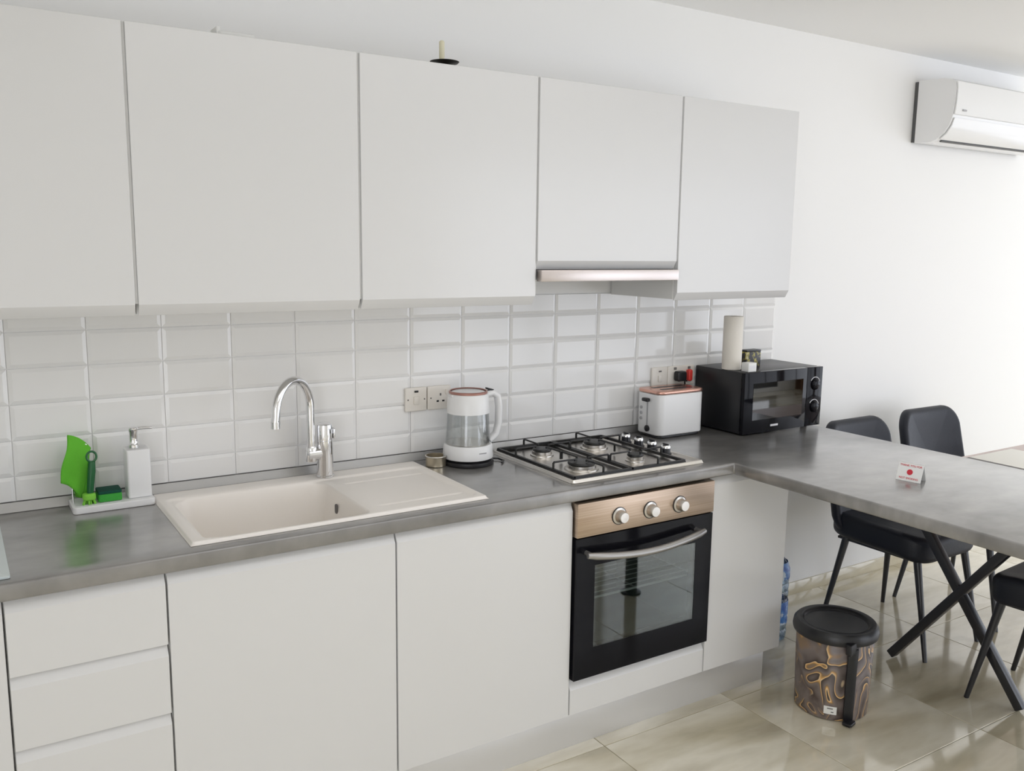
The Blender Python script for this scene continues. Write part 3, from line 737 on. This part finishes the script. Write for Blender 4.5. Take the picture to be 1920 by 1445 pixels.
build('core', MB().lathe([(.0173, .190), (.0173, .2175), (.0155, .2175), (.0155, .190)], (2.588, -.178, zmt), 28, False, False), 'ivory', pr_)
bxx = thing('tea_box', 'small black printed carton standing behind the white box on the microwave', 'box', (2.70, -.18, mz1))
build('carton', MB().box((2.662, -.190, zmt), (2.745, -.150, zmt+.066)), 'boxprint', bxx, bevel=.001)
build('carton_lid', MB().box((2.6615, -.1905, zmt+.0663), (2.7455, -.1495, zmt+.074)), 'black', bxx, bevel=.001)
wb = thing('small_box', 'small white box on the front edge of the microwave, before the paper roll', 'box', (2.62, -.26, mz1))
build('box_body', MB().box((2.574, -.284, zmt), (2.620, -.246, zmt+.036)), 'white', wb, bevel=.0015)
build('box_label', MB().box((2.579, -.2846, zmt+.012), (2.615, -.2841, zmt+.026)), 'palegrey', wb)

# no-smoking tent sign on the peninsula
A = Vector((2.487, -1.027, ZT)); ex = Vector((cos(math.radians(-78)), sin(math.radians(-78)), 0)); L_ = .080; ey = Vector((-ex.y, ex.x, 0))
sg = thing('tent_sign', 'small white tent sign with red print on the peninsula', 'sign', A+ex*L_/2)
hS, dS = .058, .024
O_ = A+ex*L_/2+ey*dS+Vector((0, 0, .0006))
def face_pt(u, v, n_):     # u along sign, v up the slope from 0 to 1, front face
    return O_+ex*u-ey*(dS*(1-v))+Vector((0, 0, hS*v))+(-ey*hS-Vector((0, 0, -dS))).normalized()*n_
sgm = MB()
for sgn in (-1, 1):
    p = [O_+ex*(-L_/2)+ey*sgn*dS, O_+ex*(L_/2)+ey*sgn*dS, O_+ex*(L_/2)+Vector((0, 0, hS)), O_+ex*(-L_/2)+Vector((0, 0, hS))]
    nn = (ey*sgn*hS+Vector((0, 0, dS))).normalized()*-.0016
    sgm.rings([[q_ for q_ in p], [q_+nn for q_ in p]])
build('folded_plate', sgm, 'white', sg, smooth=0)
def sign_xy(co, cu, cv): return face_pt(co.x+cu, cv+co.y/sqrt(hS**2+dS**2), co.z+.0005)
build('print', text_mb('THANK YOU FOR', .0088, lambda c: sign_xy(c, 0, .83)), 'red', sg, smooth=0)
build('print', text_mb('NOT SMOKING', .0088, lambda c: sign_xy(c, 0, .15)), 'red', sg, smooth=0)
dm_ = MB(); k = 28
dm_.rings([[face_pt(.0095*cos(2*pi*i/k), .49+.0095*sin(2*pi*i/k)/.0632, z_) for i in range(k)] for z_ in (.0001, .0007)])
build('emblem', dm_, 'red', sg, smooth=0)

# ------------------------------------------------------------------ dining table, chairs
dt = thing('dining_table', 'dining table with pinkish top and black crossed legs behind the peninsula', 'table', (3.8, -.94, 0))
build('tabletop', MB().slab(1.58, .750, .028, .02, .003, (3.80, -.940, .732)), 'pinkwood', dt)
for lx in (3.088, 4.50):
    lg = build('cross_leg', MB().bar((lx, -.674, .012), (lx, -1.206, .725), .036, .034).bar((lx, -1.206, .012), (lx, -.674, .725), .032, .034), 'blackmetal', dt, bevel=.003)
    build('top_rail', MB().box((lx-.02, -1.26, .7255), (lx+.02, -.62, .7318)), 'blackmetal', dt)
pm = thing('placemat', 'cream placemat with dark hem on the dining table', 'placemat', (3.82, -.82, .7605))
build('mat', MB().box((3.662, -1.05, .7604), (4.007, -.595, .7630)), 'cream', pm, bevel=.0008)
build('hem', MB().box((3.634, -1.05, .7604), (3.6615, -.595, .7632)), 'hem', pm)

def chair_parts(t):
    def seat_xf(v):
        f = 1-.10*(v.y+.24)/.48          # narrower at the rear
        return (v.x*f, v.y, v.z+.016*(abs(v.x)/.23)**2*(1 if v.z > .46 else .3)-(.016 if v.z < .45 else 0)*sst(.1, .24, -v.y)+ (.012*sst(.12, .24, -v.y)*-1 if v.z > .47 else 0))
    build('seat', MB().slab(.465, .485, .100, .11, .032, (0, -.005, .408), seg=8, rseg=5, caprings=6).xf(seat_xf), 'leather', t, smooth=70)
    def back_xf(v):                      # slab lies in x / y, stand it up and wrap it
        x, hgt, th = v.x, v.y+.245, v.z
        wx = x*(1.0-.10*sst(.25, .49, hgt)+.04*sst(.0, .25, hgt)-.04)
        c = .055*(wx/.23)**2*(1-.35*hgt/.49)
        return (wx, .205+.085*(hgt/.49)+th-c-.02*sst(.12, 0, hgt), .415+hgt)
    build('backrest', MB().slab(.47, .490, .052, .085, .022, (0, 0, -.026), seg=8, rseg=5, caprings=6).xf(back_xf), 'leather', t, smooth=70)
    fr = MB().box((-.17, -.19, .392), (.17, .19, .404))
    build('seat_frame', fr, 'blackmetal', t, bevel=.003)
    for sx_ in (-1, 1):
        build('leg', MB().tube([(sx_*.190, -.280, 0), (sx_*.168, -.195, .41)], [.009, .0165], 14), 'blackmetal', t)
        build('leg', MB().tube([(sx_*.228, .205, 0), (sx_*.160, .150, .41)], [.009, .0165], 14), 'blackmetal', t)
GC = 'black leather dining chairs'
c1 = thing('dining_chair', 'black leather dining chair behind the peninsula, nearest the microwave', 'chair', (3.342, -.500, 0), .01, GC, local=True)
chair_parts(c1)
c2 = copy_tree(c1); c2.location = (3.90, -.490, 0); c2.rotation_euler.z = -.02
c2['label'] = 'black leather dining chair farthest right by the wall, its whole backrest in view'
c3 = copy_tree(c1); c3.location = (3.236, -1.300, 0); c3.rotation_euler.z = pi+.078
c3['label'] = 'black leather dining chair at the lower right edge, mostly cut off'

# ------------------------------------------------------------------ pedal bin
bx, by, rb = 2.537, -.802, .128
bn = thing('waste_bin', 'round brown marbled bin with gold veins and black lid on the floor', 'bin', (bx, by, 0))
ORG[bn.name] = Vector((bx, by, 0))
build('bin_body', MB().lathe([(rb-.008, 0.0005), (rb, .004), (rb+.008, .285), (rb+.006, .288)], (bx, by, 0), 56), 'marble', bn)
build('lid', MB().lathe([(rb+.010, .2885), (rb+.019, .290), (rb+.022, .302), (rb+.019, .322), (rb+.010, .332), (rb-.006, .333), (rb-.014, .328), (rb-.018, .322), (.004, .324)], (bx, by, 0), 56), 'black', bn)
vd = Vector((.30, -.954, 0)).normalized(); 
a0 = math.radians(-117)
def rim(a, r_, z): return Vector((bx+r_*cos(a), by+r_*sin(a), z))
st = MB(); hw = .125
rs = []
for z, ro in ((.012, rb+.010), (.06, rb+.011), (.20, rb+.014), (.282, rb+.018)):
    rs.append([rim(a0-hw, ro-.008, z), rim(a0+hw, ro-.008, z), rim(a0+hw, ro+.004, z), rim(a0-hw, ro+.004, z)])
build('pedal_rod_cover', st.rings(rs), 'black', bn, bevel=.002)
build('pedal', MB().slab(.044, .034, .012, .006, .003, (0, 0, 0)).xf(lambda v: Vector((rim(a0, rb+.020, .002).x+v.x*.97-v.y*.22, rim(a0, rb+.020, .002).y+v.y*.97+v.x*.22, .002+v.z))), 'black', bn)
hg = rim(a0, rb+.018, .30)
build('hinge_tab', MB().slab(.080, .030, .040, .008, .004, (0, 0, 0)).xf(lambda v: Vector((rim(a0, rb+.009, 0).x+v.x*.97-v.y*.22*-1, rim(a0, rb+.009, 0).y+v.y*.97+v.x*.22, .268+v.z))), 'black', bn)
a1 = math.radians(-143)
stk = MB(); rs = []
for z in (.026, .056):
    rr_ = rb-.0005+z*.027
    rs.append([rim(a1-.17+.34*i/6, rr_+.0012, z) for i in range(7)])
stk.rings(rs, False, False, loop=False)
s1 = build('sticker', stk, 'white', bn, smooth=0)
stk2 = MB()
for za, zb2, al, ah in ((.046, .050, -.08, .07), (.033, .037, .02, .09)):
    rs = []
    for z in (za, zb2): rs.append([rim(a1+al+(ah-al)*i/4, rb+.0016+z*.027, z) for i in range(5)])
    stk2.rings(rs, False, False, loop=False)
build('sticker_print', stk2, 'hem', s1, smooth=0)

# ------------------------------------------------------------------ water jugs beside the end cabinet
def jug(x, y, label):
    t = thing('water_bottle', label, 'bottle', (x, y, 0), group='water bottles beside the end cabinet')
    pf = [(.060, .0008), (.070, .006)]
    for k in range(9):
        z = .02+k*.034; pf += [(.072, z), (.0735, z+.012), (.0735, z+.022), (.0705, z+.030)]
    pf += [(.060, .345), (.030, .385), (.018, .400), (.018, .412)]
    build('bottle_body', MB().lathe(pf, (x, y, 0), 36), 'bottle', t)
    for za, zb2 in ((.075, .175), (.275, .345)):
        build('label', MB().lathe([(.0745, za), (.0752, za+.004), (.0752, zb2-.004), (.0745, zb2)] if zb2 < .3 else [(.0745, za), (.0752, za+.004), (.0745, .315), (.064, zb2)], (x, y, 0), 36, False, False), 'bluelabel', t)
    build('cap', MB().lathe([(.021, .4125), (.021, .432), (.018, .434)], (x, y, 0), 24), 'bluecap', t)
jug(2.800, -.270, 'large water bottle with blue label standing beside the end cabinet')
jug(2.800, -.105, 'large water bottle behind the other one, close to the wall')

# ------------------------------------------------------------------ top of the wall cabinets
zt_ = UT-.0015
ch = thing('candle_holder', 'dark iron candle holder with pale candle on top of the wall cabinets', 'candle holder', (1.236, -.20, zt_))
build('holder', MB().lathe([(.038, 0), (.038, .004), (.010, .008), (.008, .030), (.014, .036), (.042, .041), (.046, .045), (.042, .0455), (.006, .043)], (1.238, -.205, zt_), 32), 'darkmetal', ch)
build('candle', MB().lathe([(.0085, .0437), (.0085, .104), (.005, .108)], (1.231, -.20, zt_), 16), 'candle', ch)
wt_ = thing('white_tray', 'low white plastic tray lying on top of the second wall cabinet', 'tray', (.56, -.28, zt_))
build('tray_shell', MB().slab(.10, .07, .020, .012, .005, (.562, -.30, zt_)), 'white', wt_)
build('tray_lip', MB().slab(.012, .06, .030, .004, .003, (.516, -.30, zt_+.0)), 'white', wt_)

# ------------------------------------------------------------------ air conditioner
ac = thing('air_conditioner', 'white split air conditioner high on the wall by the ceiling', 'air conditioner', (4.41, -.1, 2.18))
ax0, ax1 = 3.932, 4.89
def rp(pts, n=5):
    return pts
prof = [(-.022, 2.186), (-.10, 2.182), (-.135, 2.192), (-.172, 2.220), (-.196, 2.254), (-.212, 2.300), (-.218, 2.36), (-.219, 2.42), (-.214, 2.447), (-.196, 2.462), (-.15, 2.472), (-.022, 2.478)]
build('body', MB().prism(prof, ax0, ax1), 'acwhite', ac, smooth=50)
pan = [(-.2135, 2.300), (-.2195, 2.36), (-.2206, 2.42), (-.2155, 2.449), (-.2225, 2.449), (-.2262, 2.42), (-.2255, 2.36), (-.2205, 2.302)]
build('front_panel', MB().prism(pan, ax0+.002, ax1-.002), 'acwhite', ac, smooth=50)
lv = [(-.1455, 2.1965), (-.1755, 2.2205), (-.1990, 2.2540), (-.2100, 2.286), (-.2150, 2.286), (-.2045, 2.252), (-.1800, 2.2165), (-.1485, 2.1915)]
build('louver', MB().prism(lv, ax0+.012, ax1-.012), 'acwhite', ac, smooth=50)
build('louver_gap', MB().prism([(-.128, 2.1885), (-.140, 2.192), (-.140, 2.187), (-.128, 2.1835)], ax0+.04, ax1-.04), 'acgrey', ac)
build('mounting_plate', MB().box((ax0+.004, -.0215, 2.190), (ax1-.004, -.0005, 2.474)), 'acgrey', ac)
build('logo_strip', MB().box((ax0+.055, -.2268, 2.318), (ax0+.085, -.2240, 2.326)), 'ledgrey', ac)

# ------------------------------------------------------------------ curtain beside the glazed door (behind the camera's view, seen in reflections)
cu = MB(); n = 60; rs = []
for z in (.02, 2.35):
    rs.append([Vector((X1-.10+.025*sin(i*.75), -4.38-.55*i/n, z)) for i in range(n+1)]+[Vector((X1-.095+.025*sin(i*.75), -4.38-.55*i/n, z)) for i in range(n, -1, -1)])
tag(build('curtain', cu.rings(rs), 'curtain', origin=(X1-.1, -4.6, 0)), 'brown floor-length curtain drawn aside by the glazed door', 'curtain')
